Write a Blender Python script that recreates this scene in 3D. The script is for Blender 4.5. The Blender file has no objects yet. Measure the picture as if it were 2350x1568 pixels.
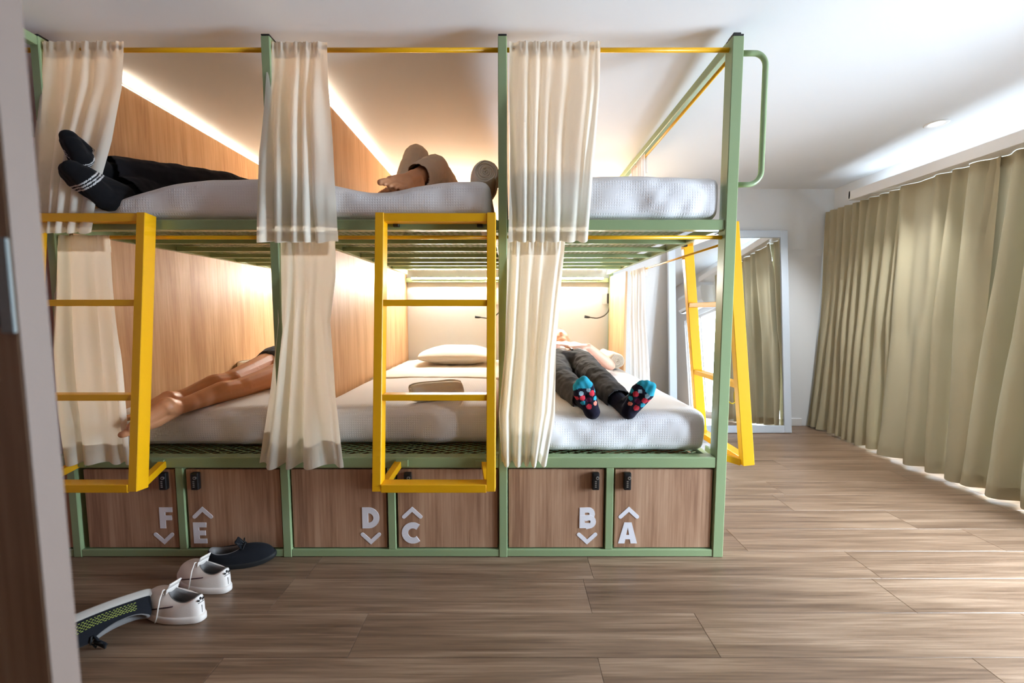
import bpy, bmesh, math, random
from mathutils import Vector, Matrix, noise
random.seed(7)
S = bpy.context.scene
COL = S.collection
V = Vector
PI = math.pi

# ------------------------------------------------------------------ camera
FPX = 914.0
TILT = math.radians(4.3)
CAM = V((0.0, -1.75, 1.127))
cd = bpy.data.cameras.new('camera')
cam = bpy.data.objects.new('camera', cd)
COL.objects.link(cam)
cam.location = CAM
cam.rotation_euler = (PI/2 - TILT, 0, 0)
cd.sensor_width = 36.0
cd.lens = FPX/2350*36.0
cd.clip_start = 0.02
cd.dof.use_dof = True
cd.dof.focus_distance = 2.1
cd.dof.aperture_fstop = 2.2
S.camera = cam

# ------------------------------------------------------------------ world, daylight, exposure
W = bpy.data.worlds.new('world'); S.world = W
W.use_nodes = True
bg = W.node_tree.nodes['Background']
bg.inputs[0].default_value = (0.72, 0.86, 1.0, 1)
bg.inputs[1].default_value = 2.2
S.view_settings.view_transform = 'Standard'
S.view_settings.look = 'None'
S.view_settings.gamma = 1.0
S.view_settings.use_curve_mapping = False
S.view_settings.exposure = 0.64
S.cycles.max_bounces = 7
S.cycles.diffuse_bounces = 4
S.cycles.glossy_bounces = 3
S.cycles.transparent_max_bounces = 8
S.cycles.use_adaptive_sampling = True
S.cycles.adaptive_threshold = 0.1
S.cycles.adaptive_min_samples = 16
S.cycles.use_denoising = True
S.cycles.sample_clamp_indirect = 6.0
S.cycles.caustics_reflective = False
S.cycles.caustics_refractive = False


def area(name, loc, rot, sx, sy, power, color):
    d = bpy.data.lights.new(name, 'AREA'); d.shape = 'RECTANGLE'
    d.size = sx; d.size_y = sy; d.energy = power; d.color = color
    o = bpy.data.objects.new(name, d); COL.objects.link(o)
    o.location = loc; o.rotation_euler = rot
    return o

# daylight entering by the glazed opening beside the drapes and by the window behind them
dl = area('daylight_balcony', (4.15, -1.0, 1.45), (0, 0, 0), 2.2, 2.2, 640, (0.68, 0.84, 1.0))
dl.rotation_euler = V((-1, .25, -.22)).to_track_quat('-Z', 'Z').to_euler()
area('daylight_opening', (3.085, -.73, .86), (0, PI/2, 0), 1.5, 1.0, 30, (0.72, 0.86, 1.0))
area('daylight_window', (3.22, 0.88, 1.05), (0, PI/2, 0), 1.9, 1.4, 4, (0.88, 0.95, 1.0))

# ------------------------------------------------------------------ helpers
_fw = V((0, math.cos(TILT), -math.sin(TILT))); _rt = V((1, 0, 0)); _up = _rt.cross(_fw)
def at(x, y, Y):
    """point on the plane Y that the photo shows at pixel x, y"""
    d = _rt*(x-1175) + _up*(784-y) + _fw*FPX
    return CAM + d*((Y-CAM.y)/d.y)

def newobj(name, me, mat=None, parent=None, smooth=False):
    o = bpy.data.objects.new(name, me); COL.objects.link(o)
    if mat is not None:
        for m in (mat if isinstance(mat, (list, tuple)) else [mat]):
            me.materials.append(m)
    if parent is not None: o.parent = parent
    if smooth:
        for p in me.polygons: p.use_smooth = True
    return o

def tag(o, label=None, cat=None, group=None, kind=None):
    if label: o['label'] = label
    if cat: o['category'] = cat
    if group: o['group'] = group
    if kind: o['kind'] = kind
    return o

def thing(name, loc, label, cat, group=None, rot=(0, 0, 0)):
    o = bpy.data.objects.new(name, None); COL.objects.link(o)
    o.location = loc; o.rotation_euler = rot
    o.empty_display_size = 0.05
    return tag(o, label, cat, group)

def lerp(a, b_, t): return V(a)+(V(b_)-V(a))*t

class MB:
    """collects shapes into one bmesh"""
    def __init__(s): s.bm = bmesh.new()
    def box(s, x0, x1, y0, y1, z0, z1, bev=0.0, M=None, seg=1):
        b = bmesh.new()
        bmesh.ops.create_cube(b, size=1)
        for v in b.verts:
            v.co = V(((x0+x1)/2+v.co.x*(x1-x0), (y0+y1)/2+v.co.y*(y1-y0), (z0+z1)/2+v.co.z*(z1-z0)))
        if bev > 0:
            bmesh.ops.bevel(b, geom=b.edges[:], offset=bev, segments=seg, affect='EDGES', profile=0.6)
        s._add(b, M); return s
    def bar(s, p, q, w, h, up=(0, 0, 1), bev=0.0):
        """box section along p-q; w across, h along 'up'"""
        p, q = V(p), V(q); d = (q-p); L = d.length; d.normalize()
        x = d.cross(V(up)).normalized(); u = x.cross(d).normalized()
        M = Matrix(((x.x, d.x, u.x, p.x), (x.y, d.y, u.y, p.y), (x.z, d.z, u.z, p.z), (0, 0, 0, 1)))
        return s.box(-w/2, w/2, 0, L, -h/2, h/2, bev, M)
    def tube(s, pts, r, seg=10, caps=True):
        pts = [V(p) for p in pts]; n = len(pts)
        rs = r if isinstance(r, (list, tuple)) else [r]*n
        b = s.bm; rings = []; prev = None
        for i, p in enumerate(pts):
            t = (pts[min(i+1, n-1)]-pts[max(i-1, 0)]).normalized()
            if prev is None:
                a = V((0, 0, 1)) if abs(t.z) < .9 else V((1, 0, 0))
                u = t.cross(a).normalized()
            else:
                u = (prev - t*prev.dot(t)).normalized()
            prev = u; w = t.cross(u)
            rings.append([b.verts.new(p+(u*math.cos(2*PI*k/seg)+w*math.sin(2*PI*k/seg))*rs[i]) for k in range(seg)])
        for i in range(n-1):
            for k in range(seg):
                b.faces.new((rings[i][k], rings[i][(k+1) % seg], rings[i+1][(k+1) % seg], rings[i+1][k]))
        if caps:
            b.faces.new(rings[0][::-1]); b.faces.new(rings[-1])
        return s
    def cyl(s, c, axis, r, h, seg=20):
        c = V(c); a = V(axis).normalized()
        return s.tube([c-a*h/2, c+a*h/2], r, seg)
    def prism(s, poly, M, t):
        """flat polygon in XY (list of 2d), extruded t along Z, placed by M"""
        b = bmesh.new()
        lo = [b.verts.new((x, y, 0)) for x, y in poly]; hi = [b.verts.new((x, y, t)) for x, y in poly]
        n = len(poly)
        b.faces.new(lo[::-1]); b.faces.new(hi)
        for i in range(n): b.faces.new((lo[i], lo[(i+1) % n], hi[(i+1) % n], hi[i]))
        s._add(b, M); return s
    def _add(s, b, M=None):
        if M is not None: b.transform(M)
        m = bpy.data.meshes.new('tmp'); b.to_mesh(m); b.free()
        s.bm.from_mesh(m); bpy.data.meshes.remove(m)
    def mesh(s, name):
        bmesh.ops.recalc_face_normals(s.bm, faces=s.bm.faces[:])
        m = bpy.data.meshes.new(name); s.bm.to_mesh(m); s.bm.free(); return m
    def build(s, name, mat, parent=None, smooth=False):
        return newobj(name, s.mesh(name), mat, parent, smooth)

def arc(c, r, a0, a1, n, plane='xz'):
    out = []
    for i in range(n+1):
        a = math.radians(a0+(a1-a0)*i/n)
        if plane == 'xz': out.append(V((c[0]+r*math.cos(a), c[1], c[2]+r*math.sin(a))))
        else: out.append((c[0]+r*math.cos(a), c[1]+r*math.sin(a)))
    return out

# ------------------------------------------------------------------ materials
def srgb(r, g, b):
    f = lambda c: c/12.92 if c <= .04045 else ((c+.055)/1.055)**2.4
    return (f(r/255), f(g/255), f(b/255), 1)

def base(name):
    m = bpy.data.materials.new(name); m.use_nodes = True
    nt = m.node_tree; return m, nt, nt.nodes['Principled BSDF']

def plain(name, col, rough=.5, metal=0.0, bump=0.0, bscale=200, var=0.0, spec=.5, coat=0.0):
    m, nt, p = base(name)
    p.inputs['Base Color'].default_value = col
    p.inputs['Roughness'].default_value = rough
    p.inputs['Metallic'].default_value = metal
    p.inputs['Specular IOR Level'].default_value = spec
    p.inputs['Coat Weight'].default_value = coat
    tc = nt.nodes.new('ShaderNodeTexCoord')
    if bump > 0:
        n = nt.nodes.new('ShaderNodeTexNoise'); n.inputs['Scale'].default_value = bscale
        n.inputs['Detail'].default_value = 4
        nt.links.new(tc.outputs['Object'], n.inputs['Vector'])
        b = nt.nodes.new('ShaderNodeBump'); b.inputs['Strength'].default_value = bump
        b.inputs['Distance'].default_value = .004
        nt.links.new(n.outputs['Fac'], b.inputs['Height']); nt.links.new(b.outputs['Normal'], p.inputs['Normal'])
    if var > 0:
        n2 = nt.nodes.new('ShaderNodeTexNoise'); n2.inputs['Scale'].default_value = 3.0
        n2.inputs['Detail'].default_value = 5
        nt.links.new(tc.outputs['Object'], n2.inputs['Vector'])
        mx = nt.nodes.new('ShaderNodeMix'); mx.data_type = 'RGBA'
        mx.inputs[6].default_value = tuple(c*(1-var) for c in col[:3])+(1,)
        mx.inputs[7].default_value = tuple(min(1, c*(1+var)) for c in col[:3])+(1,)
        nt.links.new(n2.outputs['Fac'], mx.inputs[0]); nt.links.new(mx.outputs[2], p.inputs['Base Color'])
    return m

def wood(name, c1, c2, c3, axis, rough=.5, fine=1.0, rnd=False, bump=.12):
    """streaky wood grain running along axis (0 x, 2 z)"""
    m, nt, p = base(name)
    tc = nt.nodes.new('ShaderNodeTexCoord'); mp = nt.nodes.new('ShaderNodeMapping')
    src = tc.outputs['Object']
    if rnd:
        oi = nt.nodes.new('ShaderNodeObjectInfo'); ad = nt.nodes.new('ShaderNodeVectorMath'); ad.operation = 'ADD'
        sc = nt.nodes.new('ShaderNodeMath'); sc.operation = 'MULTIPLY'; sc.inputs[1].default_value = 37.0
        nt.links.new(oi.outputs['Random'], sc.inputs[0])
        nt.links.new(src, ad.inputs[0]); nt.links.new(sc.outputs[0], ad.inputs[1]); src = ad.outputs[0]
    nt.links.new(src, mp.inputs['Vector'])
    s1 = [14*fine]*3; s1[axis] = .9
    mp.inputs['Scale'].default_value = s1
    n1 = nt.nodes.new('ShaderNodeTexNoise'); n1.inputs['Scale'].default_value = 1.0; n1.inputs['Detail'].default_value = 6
    n1.inputs['Roughness'].default_value = .62; n1.inputs['Distortion'].default_value = .6
    nt.links.new(mp.outputs[0], n1.inputs['Vector'])
    mp2 = nt.nodes.new('ShaderNodeMapping'); s2 = [110*fine]*3; s2[axis] = 3.5
    mp2.inputs['Scale'].default_value = s2; nt.links.new(src, mp2.inputs['Vector'])
    n2 = nt.nodes.new('ShaderNodeTexNoise'); n2.inputs['Scale'].default_value = 1.0; n2.inputs['Detail'].default_value = 5
    nt.links.new(mp2.outputs[0], n2.inputs['Vector'])
    mm = nt.nodes.new('ShaderNodeMath'); mm.operation = 'MULTIPLY_ADD'; mm.inputs[1].default_value = .35
    nt.links.new(n2.outputs['Fac'], mm.inputs[0])
    m3 = nt.nodes.new('ShaderNodeMath'); m3.operation = 'MULTIPLY'; m3.inputs[1].default_value = .65
    nt.links.new(n1.outputs['Fac'], m3.inputs[0]); nt.links.new(m3.outputs[0], mm.inputs[2])
    cr = nt.nodes.new('ShaderNodeValToRGB'); e = cr.color_ramp.elements
    e[0].position = .36; e[0].color = c1; e[1].position = .64; e[1].color = c3
    k = e.new(.5); k.color = c2
    nt.links.new(mm.outputs[0], cr.inputs[0])
    last = cr.outputs[0]
    if rnd:
        hv = nt.nodes.new('ShaderNodeHueSaturation'); mr = nt.nodes.new('ShaderNodeMapRange')
        mr.inputs[3].default_value = .95; mr.inputs[4].default_value = 1.05
        nt.links.new(oi.outputs['Random'], mr.inputs[0]); nt.links.new(mr.outputs[0], hv.inputs['Value'])
        nt.links.new(last, hv.inputs['Color']); last = hv.outputs[0]
    nt.links.new(last, p.inputs['Base Color'])
    p.inputs['Roughness'].default_value = rough
    b = nt.nodes.new('ShaderNodeBump'); b.inputs['Strength'].default_value = bump; b.inputs['Distance'].default_value = .002
    nt.links.new(n2.outputs['Fac'], b.inputs['Height']); nt.links.new(b.outputs['Normal'], p.inputs['Normal'])
    return m

def cloth(name, col, trans=.45, weave=700, rough=.9, bump=.25, waffle=False):
    """woven cloth, some light passing through"""
    m, nt, p = base(name)
    out = nt.nodes['Material Output']
    p.inputs['Base Color'].default_value = col; p.inputs['Roughness'].default_value = rough
    p.inputs['Specular IOR Level'].default_value = .15
    p.inputs['Sheen Weight'].default_value = .04
    tc = nt.nodes.new('ShaderNodeTexCoord')
    b = nt.nodes.new('ShaderNodeBump'); b.inputs['Strength'].default_value = bump; b.inputs['Distance'].default_value = .002
    if waffle:
        wv = []
        for ax in ('X', 'Y', 'Z'):
            w = nt.nodes.new('ShaderNodeTexWave'); w.bands_direction = ax; w.inputs['Scale'].default_value = 28
            nt.links.new(tc.outputs['Object'], w.inputs['Vector']); wv.append(w.outputs['Fac'])
        a1 = nt.nodes.new('ShaderNodeMath'); a1.operation = 'MAXIMUM'
        nt.links.new(wv[0], a1.inputs[0]); nt.links.new(wv[1], a1.inputs[1])
        a2 = nt.nodes.new('ShaderNodeMath'); a2.operation = 'MAXIMUM'
        nt.links.new(a1.outputs[0], a2.inputs[0]); nt.links.new(wv[2], a2.inputs[1])
        nt.links.new(a2.outputs[0], b.inputs['Height'])
    else:
        n = nt.nodes.new('ShaderNodeTexNoise'); n.inputs['Scale'].default_value = weave; n.inputs['Detail'].default_value = 3
        nt.links.new(tc.outputs['Object'], n.inputs['Vector']); nt.links.new(n.outputs['Fac'], b.inputs['Height'])
    nt.links.new(b.outputs['Normal'], p.inputs['Normal'])
    if trans > 0:
        t = nt.nodes.new('ShaderNodeBsdfTranslucent')
        t.inputs[0].default_value = col
        mx = nt.nodes.new('ShaderNodeMixShader'); mx.inputs[0].default_value = trans
        nt.links.new(p.outputs[0], mx.inputs[1]); nt.links.new(t.outputs[0], mx.inputs[2])
        nt.links.new(mx.outputs[0], out.inputs['Surface'])
    return m

def emit(name, col, strength):
    m, nt, p = base(name)
    p.inputs['Base Color'].default_value = (0, 0, 0, 1)
    p.inputs['Emission Color'].default_value = col
    p.inputs['Emission Strength'].default_value = strength
    return m

M = {}
M['green'] = plain('sage_green_paint', srgb(146, 165, 122), .32, bump=.03, bscale=400)
M['yellow'] = plain('yellow_paint', srgb(237, 174, 8), .38, bump=.03, bscale=400)
M['black'] = plain('black_plastic', srgb(22, 21, 22), .4)
M['rubber'] = plain('black_rubber', srgb(17, 17, 18), .7, bump=.2, bscale=300)
M['white_wall'] = plain('white_wall_paint', srgb(234, 237, 240), .85, bump=.05, bscale=300)
M['ceiling'] = plain('ceiling_paint', srgb(230, 232, 235), .9, bump=.04, bscale=250)
M['pink_wall'] = plain('pink_wall_paint', srgb(226, 176, 176), .85, bump=.05, bscale=300)
M['trim'] = plain('white_trim_paint', srgb(238, 238, 238), .5)
M['blue_frame'] = plain('pale_blue_frame_paint', srgb(214, 226, 240), .45)
M['panel'] = wood('oak_panel', srgb(182, 138, 98), srgb(205, 163, 120), srgb(221, 182, 140), 2, .5, .8)
M['locker'] = wood('oak_locker_door', srgb(134, 94, 70), srgb(171, 130, 101), srgb(194, 155, 125), 2, .5, 1.0)
M['floor'] = wood('vinyl_plank', srgb(100, 77, 60), srgb(131, 105, 84), srgb(161, 134, 111), 0, .34, 1.3, rnd=True)
M['subfloor'] = plain('dark_subfloor', srgb(60, 48, 40), .9)
M['bounce_cut_wood'] = wood('dark_wood_bounce_cut', srgb(74, 58, 46), srgb(92, 74, 60), srgb(108, 88, 72), 2, .6, .8)  # invented dark tone for the unseen front wall, so less light bounces back
M['door'] = wood('door_veneer', srgb(150, 118, 92), srgb(176, 143, 115), srgb(190, 160, 132), 2, .55, 1.0)
M['door_edge'] = plain('door_edge_band', srgb(128, 110, 100), .55, bump=.05, var=.06)
M['curtain'] = cloth('cream_cotton_curtain', srgb(251, 245, 233), .5, 600)
M['sheer'] = cloth('white_sheer_curtain', srgb(250, 247, 243), .5, 700)
M['drape'] = cloth('olive_beige_drape', srgb(180, 171, 144), .03, 900, .8, .2)
M['mattress'] = cloth('white_waffle_cover', srgb(240, 237, 238), 0, waffle=True, bump=.35)
M['sheet'] = cloth('white_cotton_sheet', srgb(246, 243, 238), 0, 800)
M['pillow'] = cloth('white_pillowcase', srgb(250, 248, 244), 0, 800)
M['towel'] = cloth('beige_knit_blanket', srgb(240, 228, 210), 0, 350, .95, .22)
M['towel_white'] = cloth('cream_blanket', srgb(246, 240, 228), 0, 350, .95, .22)
M['letter'] = plain('white_vinyl_letter', srgb(236, 232, 236), .6)
M['metal'] = plain('brushed_metal', srgb(190, 195, 195), .3, metal=.9)
M['plate'] = plain('grey_lock_plate', srgb(158, 166, 166), .4, metal=.2)
M['chrome'] = plain('chrome', srgb(215, 215, 215), .15, metal=1.0)
M['steel_dark'] = plain('dark_metal', srgb(60, 60, 62), .35, metal=.8)
M['glass'] = None
m, nt, p = base('window_glass')
tr = nt.nodes.new('ShaderNodeBsdfTransparent'); gl = nt.nodes.new('ShaderNodeBsdfGlossy'); gl.inputs['Roughness'].default_value = .03
mx = nt.nodes.new('ShaderNodeMixShader'); mx.inputs[0].default_value = .08
nt.links.new(tr.outputs[0], mx.inputs[1]); nt.links.new(gl.outputs[0], mx.inputs[2]); nt.links.new(mx.outputs[0], nt.nodes['Material Output'].inputs['Surface'])
M['glass'] = m
M['mirror'] = plain('mirror_silver', (.88, .9, .9, 1), .02, metal=1.0)
M['skin'] = plain('skin', srgb(206, 150, 118), .5, bump=.05, bscale=400, var=.05)
M['skin_tan'] = plain('tanned_skin', srgb(210, 148, 106), .45, bump=.05, bscale=400, var=.06)
M['skin_fair'] = plain('fair_skin', srgb(228, 176, 152), .5, bump=.05, bscale=400, var=.05)
M['jeans'] = cloth('black_denim', srgb(32, 32, 37), 0, 900, .9, .4)
M['grey_pants'] = cloth('charcoal_trousers', srgb(68, 66, 68), 0, 900, .85, .4)
M['beige_pants'] = cloth('beige_trousers', srgb(214, 196, 176), 0, 800, .9, .35)
M['tshirt'] = cloth('pale_tshirt', srgb(232, 220, 214), 0, 800, .9, .3)
M['dark_shirt'] = cloth('dark_shirt', srgb(70, 72, 82), 0, 800, .9, .3)
M['sock_black'] = cloth('black_sock_knit', srgb(20, 19, 22), 0, 700, .95, .5)
M['sock_white'] = cloth('white_sock_stripe', srgb(200, 198, 198), 0, 700, .95, .4)
M['sock_navy'] = cloth('navy_sock_knit', srgb(25, 22, 38), 0, 700, .95, .4)
M['dot_teal'] = cloth('teal_sock_knit', srgb(46, 150, 172), 0, 700, .95, .3)
M['dot_red'] = cloth('red_sock_dot', srgb(200, 52, 66), 0, 700, .95, .3)
M['dot_plum'] = cloth('plum_sock_dot', srgb(92, 32, 66), 0, 700, .95, .3)
M['dot_pink'] = cloth('salmon_sock_dot', srgb(226, 130, 110), 0, 700, .95, .3)
M['dot_grey'] = cloth('pale_grey_sock_dot', srgb(150, 178, 190), 0, 700, .95, .3)
M['hair'] = plain('brown_hair', srgb(92, 62, 44), .6, bump=.6, bscale=150)
M['shoe_white'] = plain('white_leather', srgb(232, 222, 214), .5, bump=.08, bscale=200, var=.03)
M['shoe_sole'] = plain('white_rubber_sole', srgb(226, 216, 208), .6)
M['shoe_grey_sole'] = plain('grey_rubber_sole', srgb(166, 158, 150), .7, bump=.2, bscale=120)
M['shoe_lining'] = plain('grey_shoe_lining', srgb(120, 116, 114), .9, bump=.3, bscale=300)
M['shoe_black'] = cloth('black_shoe_mesh', srgb(24, 25, 30), 0, 500, .85, .5)
M['lime'] = plain('lime_dots', srgb(176, 186, 86), .6)
M['navy_line'] = plain('dark_red_stripe', srgb(60, 28, 36), .6)
M['lace'] = cloth('white_lace', srgb(228, 218, 208), 0, 900, .9, .3)
M['neon_yellow'] = plain('yellow_vinyl_lettering', srgb(236, 206, 40), .5)
M['ac'] = plain('white_plastic', srgb(236, 238, 240), .4)
M['led_up'] = emit('warm_led', (1.0, .74, .48, 1), 310)
M['led_side'] = emit('warm_led_side', (1.0, .82, .62, 1), 32)
M['led_low'] = emit('soft_white_led', (1.0, .94, .85, 1), 450)
M['led_cove'] = emit('cool_led', (.76, .89, 1.0, 1), 15)
M['downlight'] = emit('downlight_lens', (1.0, .97, .92, 1), 6)

# ------------------------------------------------------------------ room
YB = 2.12            # back wall
XR = 3.06            # right wall with the windows
XL = -3.25
YF = -3.3
def zc(y): return 2.328 - .020*y     # the ceiling falls gently towards the back wall

fl = MB().box(XL-.1, XR+.3, YF-.1, YB+.1, -.06, -.007).build('floor', M['subfloor'])
tag(fl, 'brown wood grain vinyl plank floor', None, kind='structure')
PWID, PLEN = .193, 1.22
pm = MB().box(0, PLEN-.0012, 0, PWID-.0012, -.007, 0.0, .0008).mesh('plank')
pm.materials.append(M['floor'])
row = 0
y = -.144 - 17*PWID
while y < YB:
    off = random.random()*PLEN
    if abs(y+.338) < .02: off = (.30-XL) % PLEN
    if abs(y+.722) < .02: off = (.28-XL) % PLEN
    x = XL - PLEN + off
    while x < XR:
        if not (y < YF-.15):
            o = bpy.data.objects.new('plank', pm); COL.objects.link(o); o.location = (x, y, 0); o.parent = fl
        x += PLEN
    y += PWID

cb = bmesh.new()
y0, y1 = YF-.1, YB+.12
vs = [cb.verts.new(c) for c in ((XL-.1, y0, zc(y0)), (XR+.3, y0, zc(y0)), (XR+.3, y1, zc(y1)), (XL-.1, y1, zc(y1)),
      (XL-.1, y0, zc(y0)+.1), (XR+.3, y0, zc(y0)+.1), (XR+.3, y1, zc(y1)+.1), (XL-.1, y1, zc(y1)+.1))]
for f in ((0, 1, 2, 3), (7, 6, 5, 4), (0, 4, 5, 1), (1, 5, 6, 2), (2, 6, 7, 3), (3, 7, 4, 0)): cb.faces.new([vs[i] for i in f])
bmesh.ops.recalc_face_normals(cb, faces=cb.faces[:])
me = bpy.data.meshes.new('ceiling'); cb.to_mesh(me); cb.free()
tag(newobj('ceiling', me, M['ceiling']), 'white gently sloping ceiling over the dormitory', None, kind='structure')

def wall(name, label, mat, boxes):
    b = MB()
    for q in boxes: b.box(*q)
    return tag(b.build(name, mat), label, None, kind='structure')
wall('wall_back', 'white back wall behind the bunks and the mirror', M['white_wall'], [(XL-.1, XR+.3, YB, YB+.12, 0, 2.4)])
wall('wall_left', 'pink wall at the far left past the bunks', M['pink_wall'], [(XL-.12, XL, YF, YB, 0, 2.75)])
wall('wall_front', 'unseen wall behind the viewer, darkened to cut bounced light', M['bounce_cut_wood'], [(XL-.1, XR+.3, YF-.12, YF, 0, 2.75)])  # wall out of view; dark finish added to weaken the fill light
# right wall with two openings: window 1 behind the drapes, window 2 (balcony glazing) beside them
WA = (.08, 1.70, .03, 2.02); WB = (-1.28, -.18, .05, 1.66)
wall('wall_right', 'white window wall behind the long drapes', M['white_wall'], [
    (XR, XR+.14, YF, WB[0], 0, 2.75), (XR, XR+.14, WB[1], WA[0], 0, 2.6), (XR, XR+.14, WA[1], YB, 0, 2.4),
    (XR, XR+.14, WA[0], WA[1], WA[3], 2.5), (XR, XR+.14, WA[0], WA[1], 0, WA[2]),
    (XR, XR+.14, WB[0], WB[1], WB[3], 2.6), (XR, XR+.14, WB[0], WB[1], 0, WB[2])])
for i, (a, b_, c, d) in enumerate((WA, WB)):
    w = thing('window_%d' % (i+1), (XR+.05, (a+b_)/2, c), 'white framed window glazing in the right wall', 'window')
    del w['category']; w['kind'] = 'structure'
    f = MB(); t = .05
    loc = V((XR+.05, (a+b_)/2, c)); hw = (b_-a)/2; hh = d-c
    f.box(-.03, .03, -hw, -hw+t, 0, hh, .003).box(-.03, .03, hw-t, hw, 0, hh, .003).box(-.03, .03, -hw+t, hw-t, 0, t, .003)
    f.box(-.03, .03, -hw+t, hw-t, hh-t, hh, .003).box(-.03, .03, -.025, .025, t, hh-t, .003)
    f.build('window_frame', M['trim'], w)
    for s in (-1, 1):
        MB().box(-.004, .004, min(s*.025, s*(hw-t)), max(s*.025, s*(hw-t)), t, hh-t).build('pane', M['glass'], w)
tag(MB().box(.97, XR-.2, YB-.014, YB, 0, .075, .003).build('baseboard_back', M['trim']), 'white baseboard along the back wall', None, kind='structure')

# divider panels between the bunk bays
DIVX = (-1.012, -1.977, -.022)
for k, x in enumerate((-1.985, -1.02, -.03)):
    tag(MB().box(x-.009, x+.009, .075, YB-.002, .02, 2.268, .001).build('wall_divider', M['panel']),
        ('oak panel between the pink wall side and the leftmost bay', 'oak panel between the leftmost and the middle bay',
         'oak panel between the middle and the right hand bay')[k], None, kind='structure')

# pelmet over the drapes with the cove light behind it
tag(MB().box(2.86, 2.878, -.25, 1.72, 2.070, 2.145, .002).box(2.878, XR, -.25, 1.72, 2.070, 2.080).box(2.86, XR, 1.705, 1.72, 2.08, 2.145).build('trim_1', M['trim']),
    'white pelmet board above the long drapes', None, kind='structure')

# entrance door leaf, close to the viewer on the left
DX = at(47, 784, -1.34).x
dr = thing('door_1', (DX, -1.34, .01), 'oak veneer door leaf standing at the left edge of the view', 'door')
del dr['category']; dr['kind'] = 'structure'
MB().box(-.9, -.0015, 0, .028, 0, 2.1, .001).build('door_leaf', M['door'], dr)
MB().box(-.0012, .0, .0005, .0275, 0, 2.1).build('edge_band', M['door_edge'], dr)
MB().box(-.0165, -.0015, -.003, 0, at(25, 765, -1.343).z-.01, at(25, 545, -1.343).z-.01, .001).build('lock_plate', M['plate'], dr)
MB().box(-.030, -.0170, -.0025, 0, at(5, 750, -1.343).z-.01, at(5, 560, -1.343).z-.01, .001).build('lock_recess', M['steel_dark'], dr)

# ------------------------------------------------------------------ bunk frame
PX = (-1.995, -1.03, -.04, .945)
fr = thing('bunk_bed_frame', (-.5, .9, 0), 'sage green steel bunk bed frame in three bays with yellow curtain rods', 'bunk bed')
FO = V((-.5, .9, 0))
def fpart(name, mb, mat, parent=None, smooth=False):
    o = mb.build(name, mat, None, smooth)
    o.data.transform(Matrix.Translation(-FO))
    o.parent = parent or fr
    return o
for i, x in enumerate(PX):
    w = .024 if i == 3 else .019
    fpart('post', MB().box(x-w, x+w, 0, .06, 0, 2.275, .003), M['green'])
    fpart('post_cap', MB().box(x-w+.001, x+w-.001, .001, .059, 2.2752, 2.283, .002), M['black'])
    bw = .017
    fpart('back_post', MB().box(x-bw, x+bw, YB-.055, YB-.015, 0, 1.50 if i else 2.2, .003), M['green'])
XP0 = -3.0
fpart('post', MB().box(XP0-.019, XP0+.019, 0, .06, 0, 2.275, .003), M['green'])
xs = (XP0,)+PX
for i in range(4):
    a, b_ = xs[i]+.0195, xs[i+1]-.0195-(0.005 if i == 3 else 0)
    fpart('upper_front_rail', MB().box(a, b_, .006, .05, 1.480, 1.524, .003), M['green'])
    fpart('lower_front_rail', MB().box(a, b_, .002, .055, .421, .470, .003), M['green'])
    fpart('base_rail', MB().box(a, b_, .002, .05, .003, .036, .002), M['green'])
    fpart('curtain_rod', MB().tube([(a-.006, .03, 2.235), (b_+.006, .03, 2.235)], .0095), M['yellow'], smooth=True)
    fpart('curtain_rod', MB().tube([(a-.006, .03, 1.452), (b_+.006, .03, 1.452)], .0085), M['yellow'], smooth=True)
    if i:
        mid = (-1.509, -.549, .444)[i-1]
        fpart('locker_stile', MB().box(mid-.017, mid+.017, .003, .05, .0365, .4205, .002), M['green'])
        fpart('upper_back_rail', MB().box(a, b_, YB-.05, YB-.016, 1.405, 1.445, .002), M['green'])
        fpart('upper_side_rail', MB().box(a-.002, a+.026, .055, YB-.06, 1.478, 1.520, .002), M['green'])
        fpart('upper_side_rail', MB().box(b_-.026, b_+.002, .055, YB-.06, 1.478, 1.520, .002), M['green'])
        fpart('lower_side_rail', MB().box(b_-.026, b_+.002, .058, YB-.06, .425, .465, .002), M['green'])
        for y in (.346, .606, .875, 1.109, 1.329, 1.56):
            fpart('cross_bar', MB().box(a+.027, b_-.027, y-.012, y+.012, 1.476, 1.500, .002), M['green'])
# expanded metal mesh under the mattresses
def meshpanel(x0, x1, y0, y1, z, cw=.064, ch=.034, t=.0025):
    b = bmesh.new()
    nx = int((x1-x0)/cw); ny = int((y1-y0)/ch)
    def strand(p, q):
        d = (q-p); n = V((-d.y, d.x, 0)).normalized()*t
        z0 = V((0, 0, .002))
        vs = [b.verts.new(c) for c in (p-n, q-n, q+n, p+n, p-n+z0, q-n+z0, q+n+z0, p+n+z0)]
        for f in ((3, 2, 1, 0), (4, 5, 6, 7), (0, 1, 5, 4), (2, 3, 7, 6)): b.faces.new([vs[i] for i in f])
    for j in range(ny):
        for i in range(nx):
            cx, cy = x0+(i+.5)*cw, y0+(j+.5)*ch
            m_ = V((cx-cw/2, cy, z)); t_ = V((cx, cy+ch/2, z)); r_ = V((cx+cw/2, cy, z)); l_ = V((cx, cy-ch/2, z))
            for p, q in ((m_, t_), (t_, r_), (r_, l_), (l_, m_)): strand(p, q)
    me = bpy.data.meshes.new('mesh_panel'); b.to_mesh(me); b.free(); return me
upm = meshpanel(.045, .93, .055, 2.05, 0); upm.materials.append(M['green'])
lpm = meshpanel(.02, .93, .056, .34, 0); lpm.materials.append(M['green'])
for i in range(3):
    for me_, z in ((upm, 1.514), (lpm, .458)):
        o = bpy.data.objects.new('wire_mesh', me_); COL.objects.link(o); o.parent = fr
        o.location = V((PX[i], 0, z))-FO; o['kind'] = 'stuff'
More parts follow.
